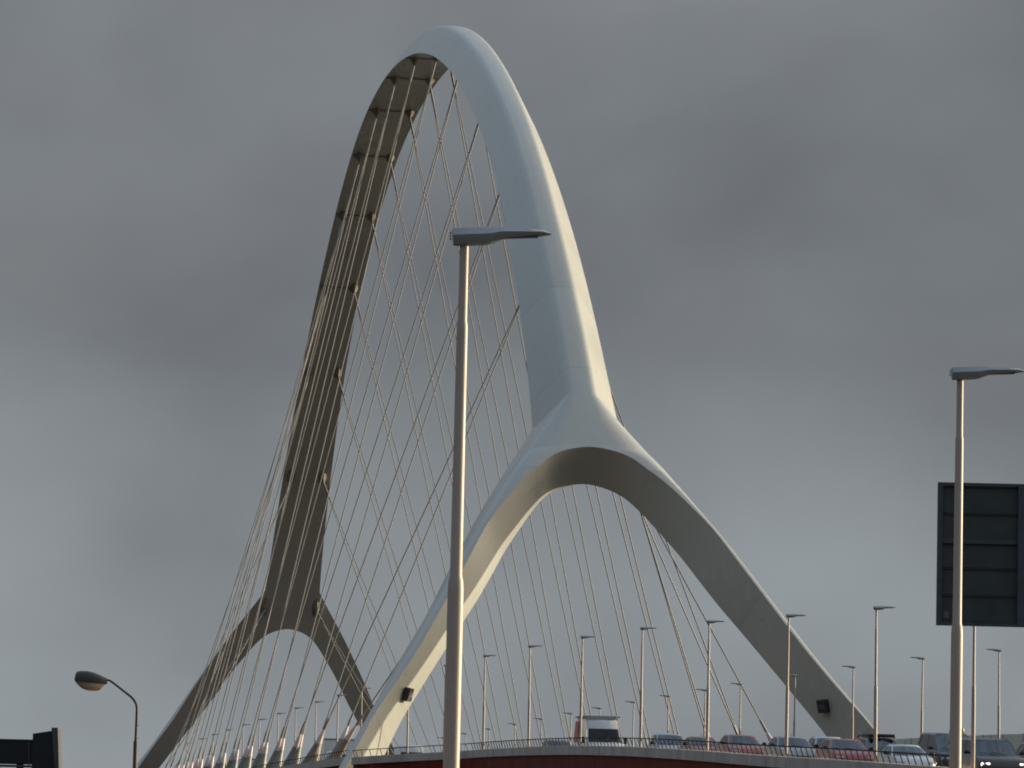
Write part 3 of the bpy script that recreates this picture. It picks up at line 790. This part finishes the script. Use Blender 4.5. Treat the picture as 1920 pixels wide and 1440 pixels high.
def old_lantern():
    Y = 100.0; k = Y / 8399.75
    X = lambda px: (px - 960 + 15) * k
    Z = lambda py: (1613 - py) * k
    t = thing('street_lantern', (X(257), Y, GZ), 'old weathered street lantern with a dark hood and pale bowl on a bent pole', 'street lantern')
    def pr(o): o.parent = t; o.matrix_parent_inverse = Matrix.Translation(-t.location); return o
    p = MB(); p.tube([(X(257), Y, GZ), (X(257), Y, Z(1392)), (X(257), Y, Z(1389))], [.055, .05, .035], n=14)
    pts = [(257, 1389), (257.5, 1350), (257.5, 1330), (256, 1322), (252, 1315), (246, 1308.5), (225, 1293), (212, 1283.5), (205, 1279), (200, 1278), (190, 1279)]
    p.tube([(X(a), Y, Z(b)) for a, b in pts], [.032, .031, .03, .029, .028, .027, .026, .025, .025, .025, .025], n=14)
    pr(p.build('pole', M['oldpole'], smooth=60))
    for py in (1362, 1386):
        b = MB(); b.tube([(X(257), Y, Z(py)), (X(262), Y, Z(py))], .008, n=6); pr(b.build('bolt', M['oldpole']))
    # hood: lofted shell
    hood = MB(); loops = []
    for px, top, bot, w in [(139, 1277.5, 1280, .05), (140.5, 1268, 1281.5, .12), (143, 1263.5, 1282, .155), (150, 1262, 1283, .18), (163, 1262, 1284, .185), (175, 1264.5, 1284.8, .17), (187, 1269, 1285.5, .13), (195, 1273, 1286, .085), (200, 1275, 1286, .06)]:
        zt, zb = Z(top), Z(bot); lo = []
        for a in range(0, 181, 18):
            lo.append(Vector((X(px), Y + w * math.cos(R(a)), zb + (zt - zb) * math.sin(R(a)) ** .6)))
        loops.append(lo)
    hood.loft(loops); pr(hood.build('hood', M['oldhood'], smooth=40))
    bowl = MB(); loops = []
    for px, bot, w in [(140.5, 1282.4, .10), (145, 1288, .14), (152, 1294, .16), (160, 1297.5, .165), (170, 1299, .16), (180, 1299, .14), (187, 1297, .12), (192, 1292, .10), (196, 1286.6, .07)]:
        zt = Z(1281.6 + (px - 140) * .075); zb = Z(bot); lo = []
        for a in range(0, 181, 18):
            lo.append(Vector((X(px), Y + w * math.cos(R(a)), zt - (zt - zb) * math.sin(R(a)) ** .7)))
        loops.append(lo)
    bowl.loft(loops); pr(bowl.build('bowl', M['bowl'], smooth=60))
old_lantern()

# ------------------------------------------------------------------ vehicles
PAINT = {}
def paint(name, col, rough=.3, metal=.2, coat=.5):
    if name not in PAINT: PAINT[name] = mat('paint_' + name, col, rough, metal, var=0.06, scale=3, coat=coat)
    return PAINT[name]

def wheel_at(parent, x, y, r, w):
    tw = MB(); prof = [(-w / 2, r * .68), (-w / 2, r * .93), (-w * .36, r), (w * .36, r), (w / 2, r * .93), (w / 2, r * .68)]
    n = 20; loops = [[Vector((x + a, y + rr * math.cos(2 * math.pi * k / n), r + rr * math.sin(2 * math.pi * k / n))) for k in range(n)] for a, rr in prof]
    tw.loft(loops, caps=False); o = tw.build('wheel', M['tyre'], parent, smooth=40)
    rm = MB(); sgn = 1 if x > 0 else -1
    loops = [[Vector((x + sgn * a, y + rr * math.cos(2 * math.pi * k / n), r + rr * math.sin(2 * math.pi * k / n))) for k in range(n)] for a, rr in [(-w * .3, r * .69), (w * .38, r * .69), (w * .46, r * .60), (w * .36, r * .2), (w * .42, r * .15)]]
    rm.loft(loops); rm.build('rim', M['rim'], o, smooth=40)

def lerp(a, b, t): return a + (b - a) * t

def make_car(name, loc, yaw, pitch, label, cat, col, W=1.74, Ln=4.2, H=1.46, hood=.92, kind='hatch', roof_col=None, lit=False, driver=None, rails=False, group=None, dark_roof=False, clear=True):
    """+Y forward, origin on the road under the middle"""
    t = thing(name, loc, label, cat, group)
    t.rotation_euler = (pitch, 0, yaw)
    w = W / 2; f = Ln / 2
    hz = hood; rearz = .98 if kind != 'van' else .98
    # lower body: stations from nose to tail (y, half width low, half width belt, bottom, shoulder z, centre rise)
    if kind == 'van':
        stn = [(f, w * .80, w * .70, .34, hz * .62, .0), (f - .10, w * .94, w * .84, .24, hz * .80, .02), (f - .45, w, w * .93, .22, hz * .96, .03), (f - .95, w, w * .97, .22, hz * 1.08, .03),
               (f - 1.3, w, w * .985, .22, hz * 1.10, 0), (0, w, w * .99, .22, hz * 1.10, 0), (-f + .3, w, w * .99, .22, hz * 1.10, 0), (-f, w * .96, w * .95, .32, hz * 1.10, 0)]
    else:
        stn = [(f, w * .72, w * .62, .34, hz * .66, .0), (f - .12, w * .90, w * .80, .24, hz * .80, .02), (f - .38, w * .98, w * .90, .20, hz * .90, .03), (f - .80, w, w * .93, .20, hz * .97, .035),
               (f - 1.15, w, w * .945, .20, hz, .03), (f - 1.5, w, w * .955, .20, hz + .03, 0), (0, w, w * .955, .20, hz + .04, 0), (-f + .8, w, w * .94, .20, hz + .05, 0), (-f + .25, w * .97, w * .90, .24, hz + .03, 0), (-f, w * .86, w * .78, .36, hz - .08, 0)]
    bd = MB(); loops = []
    for y, wl, wb, zb, zs, rise in stn:
        zm = lerp(zb, zs, .55)
        half = [(wl * .86, zb), (wl * .98, zb + .07), (wl, zm), (lerp(wl, wb, .45), lerp(zm, zs, .62)), (wb, zs - .015), (wb * .93, zs + rise * .4), (wb * .5, zs + rise)]
        lo = [Vector((x, y, z)) for x, z in half] + [Vector((-x, y, z)) for x, z in reversed(half)]
        loops.append(lo)
    bd.loft(loops)
    # greenhouse outline: lower ring (belt) and upper ring (roof)
    if kind == 'van':
        fy0, fy1, ry1, ry0 = f - .92, f - 1.62, -f + .12, -f + .02; tw = .86; bw = .965
    elif kind == 'suv':
        fy0, fy1, ry1, ry0 = f - 1.12, f - 1.72, -f + .50, -f + .16; tw = .78; bw = .94
    elif kind == 'mpv':
        fy0, fy1, ry1, ry0 = f - .85, f - 1.72, -f + .40, -f + .12; tw = .78; bw = .94
    else:
        fy0, fy1, ry1, ry0 = f - 1.08, f - 1.82, -f + .75, -f + .22; tw = .735; bw = .94
    zb = hz * (1.08 if kind == 'van' else 1.0) + .012; zt = H - .055
    A = [Vector((x * w * bw * sx, y, zb)) for x, y, sx in ((1, fy0 - .16, .97),)]
    def ring(z, hwf, hwr, yf, yr, bulge):
        # front centre -> right -> rear, with bowed screens
        pts = []
        for q in (-1, -.6, 0, .6, 1): pts.append(Vector((q * hwf, yf - bulge * q * q, z)))
        ym = lerp(yf, yr, .45); hm = max(hwf, hwr) * 1.015
        pts.append(Vector((hm, ym, z)))
        for q in (1, .5, -.5, -1): pts.append(Vector((q * hwr, yr + bulge * .5 * q * q, z)))
        pts.append(Vector((-hm, ym, z)))
        return pts
    lo = ring(zb, w * bw * .95, w * bw * .93, fy0, ry0, .24); hi = ring(zt, w * tw * .95, w * tw * .93, fy1, ry1, .18)
    if kind != 'van':
        for i_, dz_ in ((0, .045), (4, .045), (1, .012), (3, .012), (6, .05), (9, .05), (5, .012), (10, .012)): hi[i_].z -= dz_
    # roof
    hi2 = ring(H - .012, w * tw * .80, w * tw * .80, fy1 - .14, ry1 + .12, .08); hi3 = ring(H, w * tw * .45, w * tw * .45, fy1 - .5, ry1 + .5, .05)
    n = len(hi)
    rf = MB(); rf.loft([hi, hi2, hi3], caps=False); rf.add(hi3, [tuple(range(n))])
    # pillars
    def strip_(a0, a1, b0, b1):   # quad prism between belt and roof
        out = ((a0 + a1) / 2 - Vector((0, (fy0 + ry0) / 2, a0.z))); out.z = 0; out.normalize()
        q = [a0, a1, b1, b0]; q2 = [p - out * .05 for p in q]
        bd.add(q + q2, [(0, 1, 2, 3), (7, 6, 5, 4), (0, 4, 5, 1), (1, 5, 6, 2), (2, 6, 7, 3), (3, 7, 4, 0)])
    def pillar(i, j, wd0=.10, wd1=.16):
        a0, a1 = lo[i], lerp(lo[i], lo[j], wd0); b0, b1 = hi[i], lerp(hi[i], hi[j], wd1); strip_(a0, a1, b0, b1)
    pillar(4, 5, .07, .10); pillar(0, 10, .07, .10); pillar(4, 3, .10, .14); pillar(0, 1, .10, .14)
    if kind == 'van':
        for a, b, a2, b2 in ((lerp(lo[4], lo[5], .38), lo[5], lerp(hi[4], hi[5], .2), hi[5]), (lo[5], lo[6], hi[5], hi[6]), (lo[9], lo[10], hi[9], hi[10]), (lo[10], lerp(lo[0], lo[10], .38), hi[10], lerp(hi[0], hi[10], .2))): strip_(a, b, a2, b2)
    else:
        for a, b in ((5, 6), (10, 9)):
            strip_(lerp(lo[a], lo[b], -.0), lerp(lo[a], lo[b], .07), hi[a], lerp(hi[a], hi[b], .09))
            strip_(lerp(lo[a], lo[b], .80), lo[b], lerp(hi[a], hi[b], .78), hi[b])
    pillar(6, 7, .2, .2); pillar(9, 8, .2, .2)
    roofm = roof_col or col
    body = bd.build('body', col, t, smooth=38)
    rf.build('roof', roofm, t, smooth=50)
    # glass
    def pane(ids, inset, m_, nm):
        g_ = MB(); vs = [lo[i].copy() for i in ids] + [hi[i].copy() for i in ids]
        c = Vector((0, (fy0 + ry0) / 2, 0)); k = len(ids)
        vs = [p - Vector(((p.x) * .018, (p.y - c.y) * .010, 0)) for p in vs]
        g_.add(vs, [(i, i + 1, k + i + 1, k + i) for i in range(k - 1)]); return g_.build(nm, m_, t, smooth=60)
    if kind == 'van':
        ids = [0, 1, 2, 3, 4]; FH = .64
        g_ = MB(); vs = [lo[i].copy() for i in ids] + [lerp(lo[i], hi[i], FH) for i in ids]
        vs = [p - Vector((p.x * .012, .012, 0)) for p in vs]
        g_.add(vs, [(i, i + 1, 6 + i, 5 + i) for i in range(4)]); g_.build('windscreen', M['glass_van'], t, smooth=60)
        fh = MB(); fh.loft([[lerp(lo[i], hi[i], FH - .02) for i in ids], [lerp(lo[i], hi[i], .9) + Vector((0, .05, 0)) for i in ids], [hi[i] for i in ids]], closed=False, caps=False)
        for a, b in ((4, 5), (0, 10)): fh.add([lerp(lo[a], hi[a], FH), lerp(lerp(lo[a], hi[a], FH), lerp(lo[b], hi[b], FH), .4), lerp(hi[a], hi[b], .25), hi[a]], [(0, 1, 2, 3)])
        fh.build('forehead', col, t, smooth=50)
    else: pane([0, 1, 2, 3, 4], 0, M['glass'], 'windscreen')
    if kind != 'van':
        pane([4, 5, 6], 0, M['glass_side'], 'side_window'); pane([9, 10, 0], 0, M['glass_side'], 'side_window')
        pane([6, 7, 8, 9], 0, M['glass_side'], 'rear_window')
    else:
        for sg in (1, -1):
            a, b = (4, 5) if sg > 0 else (0, 10)
            g_ = MB(); q = [lerp(lo[a], lo[b], .05), lerp(lo[a], lo[b], .39)]; q += [lerp(q[1], lerp(hi[a], hi[b], .21), .63), lerp(q[0], lerp(hi[a], hi[b], .08), .63)]
            q = [p * 1.0 - Vector((sg * .012, 0, 0)) for p in q]; g_.add(q, [(0, 1, 2, 3)]); g_.build('side_window', M['glass_side'], t)
        bk = MB(); bk.add([lo[6], lo[7], lo[8], lo[9], hi[6], hi[7], hi[8], hi[9]], [(0, 1, 5, 4), (1, 2, 6, 5), (2, 3, 7, 6)]); bk.build('rear_door', col, t)
    # interior: dash, seats
    it = MB(); it.box((0, fy0 - .42, zb - .06), (W * .80, .5, .10), bev=.03)
    for sx in (-.36, .36):
        it.box((sx, fy0 - 1.28, zb - .12), (.48, .14, .62), Matrix.Rotation(R(-12), 3, 'X'), bev=.04)
        it.box((sx, fy0 - 1.36, min(zb + .33, H - .2)), (.26, .09, .18), bev=.03)
    it.box((0, fy0 - 2.0, zb - .15), (W * .7, .16, .5), bev=.04)
    it.build('seats', M['interior'], t)
    # lights, mirrors, grille, plate, wheels, antenna
    for sg in (-1, 1):
        h = MB(); xh = sg * w * .70; h.box((xh, f - .20, hz * .70), (.34, .26, .15), Matrix.Rotation(R(-sg * 24), 3, 'Z'), bev=.05)
        h.build('headlight', M['light_on'] if lit else M['light_off'], t, smooth=60)
        mm = MB(); zmir = zb + (.10 if kind != 'van' else .02)
        if kind == 'van': mm.box((sg * (w + .15), fy0 - .28, zmir + .10), (.20, .12, .34), bev=.05)
        else: mm.box((sg * (w + .08), fy0 - .42, zmir), (.20, .13, .14), bev=.05)
        mm.tube([(sg * w * .92, fy0 - .40, zmir - .04), (sg * (w + .06), fy0 - .40, zmir - .02)], .025, n=6)
        mm.build('side_mirror', M['black'], t, smooth=50)
        for y in (f - .78, -f + .75): wheel_at(t, sg * (w - .10), y, .31 if kind in ('hatch', 'mpv') else .35, .2)
    gr = MB(); gr.box((0, f - .03, hz * .56), (W * .46, .10, .11), bev=.02); gr.box((0, f - .02, .36), (W * .62, .10, .12), bev=.02); gr.build('grille', M['black'], t)
    pl = MB(); pl.box((0, f + .035, .47), (.50, .014, .11)); pl.build('number_plate', M['plate'], t)
    wp = MB(); wp.tube([(-.35, fy0 + .03, zb + .03), (.2, fy0 - .10, zb + .10)], .012, n=5); wp.tube([(.15, fy0 + .03, zb + .03), (.6, fy0 - .17, zb + .09)], .012, n=5); wp.build('wiper', M['black'], t)
    if kind != 'van':
        an = MB(); an.tube([(0, fy1 - .35, H - .01), (0, fy1 - .47, H + .16)], .009, n=5); an.build('antenna', M['black'], t)
    if rails:
        rb = MB()
        for y in (fy1 - .25, fy1 - 1.2): rb.tube([(-w * tw * .8, y, H + .09), (w * tw * .8, y, H + .09)], .035, n=8)
        for sg in (-1, 1): rb.tube([(sg * w * tw * .8, fy1 - .05, H - .03), (sg * w * tw * .8, fy1 - .15, H + .08), (sg * w * tw * .8, ry1 + .3, H + .08), (sg * w * tw * .8, ry1 + .1, H - .03)], .03, n=8)
        rb.box((0, fy1 - .75, H + .09), (W * .66, 1.5, .15), bev=.05)
        rb.build('roof_rack', M['black'], t, smooth=50)
    t['seat_y'] = fy0 - 1.12; t['seat_z'] = zb
    return t

# seated driver: one skinned body, hair and jacket as children
def make_person(jacket):
    t = thing('person')
    def skin(name, pts, edges, rad, m_, parent, sub=1):
        me = bpy.data.meshes.new(name); me.from_pydata(pts, edges, []); o = bpy.data.objects.new(name, me); COL.objects.link(o)
        o.modifiers.new('skin', 'SKIN'); sm = o.modifiers.new('sub', 'SUBSURF'); sm.levels = sub; sm.render_levels = sub
        for i, r in enumerate(rad): me.skin_vertices[0].data[i].radius = (r, r) if not isinstance(r, tuple) else r
        me.skin_vertices[0].data[0].use_root = True
        dg = bpy.context.evaluated_depsgraph_get(); dg.update()
        m2 = bpy.data.meshes.new_from_object(o.evaluated_get(dg)); m2.name = name
        bpy.data.objects.remove(o)
        return link(name, m2, m_, parent, 180)
    # +Y forward, hips at origin
    pts = [(0, 0, 0), (0, -.04, .18), (0, -.08, .38), (0, -.09, .50), (0, -.075, .575), (0, -.05, .65), (0, -.045, .74),
           (.17, -.07, .47), (.23, .10, .28), (.17, .36, .34), (.15, .43, .36), (-.17, -.07, .47), (-.23, .10, .28), (-.17, .36, .34), (-.15, .43, .36),
           (.10, .05, -.01), (.13, .44, .05), (.13, .56, -.36), (-.10, .05, -.01), (-.13, .44, .05), (-.13, .56, -.36), (.0, .045, .655)]
    ed = [(0, 1), (1, 2), (2, 3), (3, 4), (4, 5), (5, 6), (3, 7), (7, 8), (8, 9), (9, 10), (3, 11), (11, 12), (12, 13), (13, 14), (0, 15), (15, 16), (16, 17), (0, 18), (18, 19), (19, 20), (5, 21)]
    rad = [.15, .15, .16, .12, .055, .085, .08, .075, .05, .036, .04, .075, .05, .036, .04, .09, .065, .045, .09, .065, .045, .028]
    body = skin('body', pts, ed, rad, M['skin'], t)
    jp = [(0, 0, .02), (0, -.04, .18), (0, -.08, .38), (0, -.09, .51), (.17, -.07, .475), (.235, .10, .28), (.175, .33, .335), (-.17, -.07, .475), (-.235, .10, .28), (-.175, .33, .335)]
    skin('jacket', jp, [(0, 1), (1, 2), (2, 3), (3, 4), (4, 5), (5, 6), (3, 7), (7, 8), (8, 9)], [.165, .165, .175, .125, .088, .062, .048, .088, .062, .048], jacket, t)
    skin('hair', [(0, -.085, .66), (0, -.075, .735), (0, -.01, .785)], [(0, 1), (1, 2)], [.082, .088, .045], M['hair'], t)
    return t
PERS = {}
def seat_driver(car, label, jacket='jacket_dark'):
    if jacket not in PERS: p = make_person(M[jacket]); PERS[jacket] = p
    else: p = copy_tree(PERS[jacket])
    # world placement from the car's own frame (driver on the car's left)
    mw = Matrix.Translation(car.location) @ car.rotation_euler.to_matrix().to_4x4()
    q = mw @ Vector((-.36, car['seat_y'], car['seat_z'] - .42))
    p.location = q; p.rotation_euler = car.rotation_euler
    tag(p, label, 'person', 'drivers in the oncoming vehicles')

def place(u, v):
    g_ = (ZR(u + 1) - ZR(u - 1)) / 2
    return RP(u, v, ZR(u) + .004), math.pi + PSI, -math.atan(g_)

def car(u, v, label, col, cat='car', name='parked_car', **kw):
    loc, yaw, pit = place(u, v); return make_car('car' if cat == 'car' else name, loc, yaw, pit, label, cat, col, group='oncoming traffic on the viaduct', **kw)

P_red = paint('faded_red', (0.36, 0.085, 0.085), .4); P_red2 = paint('deep_red', (0.30, 0.06, 0.055), .35); P_pink = paint('dusty_red', (0.40, 0.13, 0.12), .45)
P_blue = paint('silver_blue', (0.42, 0.47, 0.55), .35, .5); P_grey = paint('silver_grey', (0.36, 0.36, 0.35), .4, .5); P_white = paint('white', (0.70, 0.71, 0.72), .35, 0)
P_lw = paint('pale_silver', (0.62, 0.65, 0.66), .4, .3); P_dark = paint('charcoal', (0.045, 0.045, 0.047), .35, .3); P_beige = paint('beige_grey', (0.27, 0.245, 0.21), .5, .2)
P_suv = paint('grey_olive', (0.22, 0.22, 0.20), .4, .4); P_brown = paint('dark_brown', (0.07, 0.055, 0.05), .35, .3)

c_a = car(-16.6, -6.2, 'beige grey car half hidden by the railing left of the white van', P_beige, W=1.72, H=1.52, kind='mpv')
c_c = car(-51, -6.2, 'silver blue car right of the white van', P_blue, W=1.74, H=1.50)
c_d = car(-59.6, -6.2, 'low red car between the silver blue car and the dusty red car', P_red2, W=1.68, H=1.33, Ln=3.9, hood=.86)
c_e = car(-68.9, -6.2, 'dusty pinkish red car right of the low red one', P_pink, W=1.76, H=1.42)
c_f = car(-79.8, -6.2, 'silver grey car behind the lamp post, left of the bright red car', P_grey, W=1.78, H=1.40)
c_h = car(-90.2, -6.2, 'bright red car with clear windscreen, furthest right of the red cars', P_red, W=1.76, H=1.40)
c_j = car(-100.8, -6.2, 'low pale silver car left of the dark people carrier', P_lw, W=1.62, H=1.30, Ln=3.9, hood=.86)
c_m = car(-113.3, -6.2, 'dark off-road car with lit headlights at the lower right corner', P_brown, W=1.86, H=1.64, Ln=4.6, hood=1.04, kind='suv', cat='car', lit=True, roof_col=P_dark)
c_g = car(-70.9, -2.6, 'white car in the second lane behind the bright red one', P_lw, W=1.72, H=1.43)
c_i = car(-80.9, -2.6, 'grey estate car with a dark roof rack behind the bright red car', P_suv, W=1.76, H=1.45, Ln=4.6, kind='suv', rails=True)
c_k = car(-93.0, -2.6, 'dark people carrier with an amber roof beacon in the second lane', P_dark, W=1.86, H=1.76, Ln=4.9, hood=1.05, kind='mpv')
c_l = car(-86.0, 3.2, 'dark car roof peeping out beside the dark people carrier', P_dark, W=1.72, H=1.44)
loc, yaw, pit = place(-119.5, -6.2); 
c_n = car(-121.5, -5.8, 'dark car cut by the right picture edge', P_dark, W=1.76, H=1.22, Ln=4.1, hood=.9)
# amber beacon, fixed to the people carrier
bm_ = MB(); bm_.tube([(-.30, 1.0, 1.76), (-.30, 1.0, 1.80), (-.30, 1.0, 1.95), (-.30, 1.0, 2.0)], [.10, .11, .09, .03], n=12); bm_.tube([(.12, 1.0, 1.76), (.12, 1.0, 1.80), (.12, 1.0, 1.93), (.12, 1.0, 1.98)], [.10, .11, .09, .03], n=12); bm_.box((-.09, 1.0, 1.80), (.6, .14, .05), bev=.02)
bm_.build('roof_beacon', M['amber'], c_k, smooth=40)

# white high-roof van with a ladder rack and a red and white side
def van(u, v, label, col, H=2.5, rack=False, W=2.0, Ln=5.6):
    loc, yaw, pit = place(u, v)
    t = make_car('van', loc, yaw, pit, label, 'van', col, W=W, Ln=Ln, H=H, hood=1.10, kind='van', group='oncoming traffic on the viaduct')
    f = Ln / 2
    if rack:
        rk = MB()
        for y in (f - 2.2, f - 3.4, f - 4.8): rk.tube([(-.86, y, H + .10), (.86, y, H + .10)], .03, n=8); rk.tube([(-.8, y, H - .05), (-.84, y, H + .1)], .02, n=6); rk.tube([(.8, y, H - .05), (.84, y, H + .1)], .02, n=6)
        rk.build('roof_rack', M['rail'], t, smooth=50)
        ld = MB()
        for x in (-.92, .62):
            ld.box((x, f - 3.4, H + .15), (.09, 3.2, .09), bev=.015); ld.box((x + .30, f - 3.4, H + .15), (.09, 3.2, .09), bev=.015)
            for q in np.arange(f - 4.8, f - 1.9, .32): ld.box((x + .15, q, H + .15), (.26, .05, .05))
        ld.box((.1, f - 1.85, H + .10), (1.7, .25, .20), bev=.03)
        ld.build('ladder', M['lamphead'], t)
        pn = MB(); w = W / 2
        def sidep(y0, y1, z0, z1, mi):
            def xx(z): return (w * .965 + (w * .86 - w * .965) * (z - 1.2) / (H - .055 - 1.2)) * 1.005 + .022
            pn.add([Vector((xx(z0), y0, z0)), Vector((xx(z0), y1, z0)), Vector((xx(z1), y1, z1)), Vector((xx(z1), y0, z1))], [(0, 1, 2, 3)], mi)
        sidep(f - 4.3, f - 5.35, 1.25, 2.38, 0); sidep(f - 3.2, f - 3.35, 1.3, 2.2, 1); sidep(f - 3.6, f - 3.75, 1.3, 2.2, 1)
        M['advert_red'] = mat('advert_red', (0.62, 0.11, 0.12), .5, var=.15, scale=4); M['advert_grey'] = mat('advert_grey', (0.45, 0.40, 0.40), .5, var=.1, scale=4)
        pn.build('side_graphic', [M['advert_red'], M['advert_grey']], t, fix=False)
    return t
v_b = van(-30.5, -6.2, 'white high-roof van with a ladder rack and red side, facing the viewer', P_white, H=2.44, rack=True)
v_w = van(50, -6.2, 'pale van seen beyond the foot of the near left arch leg', P_white, H=2.45)

def lorry(u, v, label):
    loc, yaw, pit = place(u, v)
    t = thing('lorry', loc, label, 'lorry', 'oncoming traffic on the viaduct'); t.rotation_euler = (pit, 0, yaw)
    b = MB(); b.box((0, -1.4, 2.55), (2.45, 6.4, 2.7), bev=.05); b.build('cargo_box', P_white, t)
    b = MB(); b.box((0, -1.4, 3.96), (2.46, 6.42, .12)); b.build('top_trim', P_beige, t)
    b = MB(); loops = []
    for y, w_, z0, z1 in [(3.75, 1.05, .5, 1.5), (3.7, 1.15, .45, 2.0), (3.35, 1.2, .45, 2.85), (2.9, 1.2, .45, 3.0), (1.95, 1.2, .45, 3.0)]:
        loops.append([Vector((-w_, y, z0)), Vector((w_, y, z0)), Vector((w_, y, z1 - .15)), Vector((w_ - .15, y, z1)), Vector((-w_ + .15, y, z1)), Vector((-w_, y, z1 - .15))])
    b.loft(loops); b.build('cab', P_lw, t, smooth=30)
    g_ = MB(); g_.add([(-1.0, 3.735, 1.75), (1.0, 3.735, 1.75), (1.0, 3.43, 2.70), (-1.0, 3.43, 2.70)], [(0, 1, 2, 3)]); g_.build('windscreen', M['lens'], t)
    for y in (2.9, -3.2):
        for sg in (-1, 1): wheel_at(t, sg * 1.05, y, .48, .28)
    b = MB(); b.box((0, -.6, .75), (.9, 7.5, .25)); b.build('chassis', M['black'], t)
    return t
lorry(97, -6.2, 'white box lorry on the bridge just left of the near left arch leg')
lorry(172, -6.2, 'distant pale lorry behind the row of cable anchors')

seat_driver(v_b, 'person in dark clothes driving the white high-roof van')
seat_driver(c_m, 'person in a light jacket at the wheel of the dark off-road car', 'jacket_light')
seat_driver(c_c, 'person in a light jacket driving the silver blue car', 'jacket_light')
seat_driver(c_d, 'person in dark clothes driving the low red car')
seat_driver(c_h, 'person in dark clothes driving the bright red car with clear windscreen')
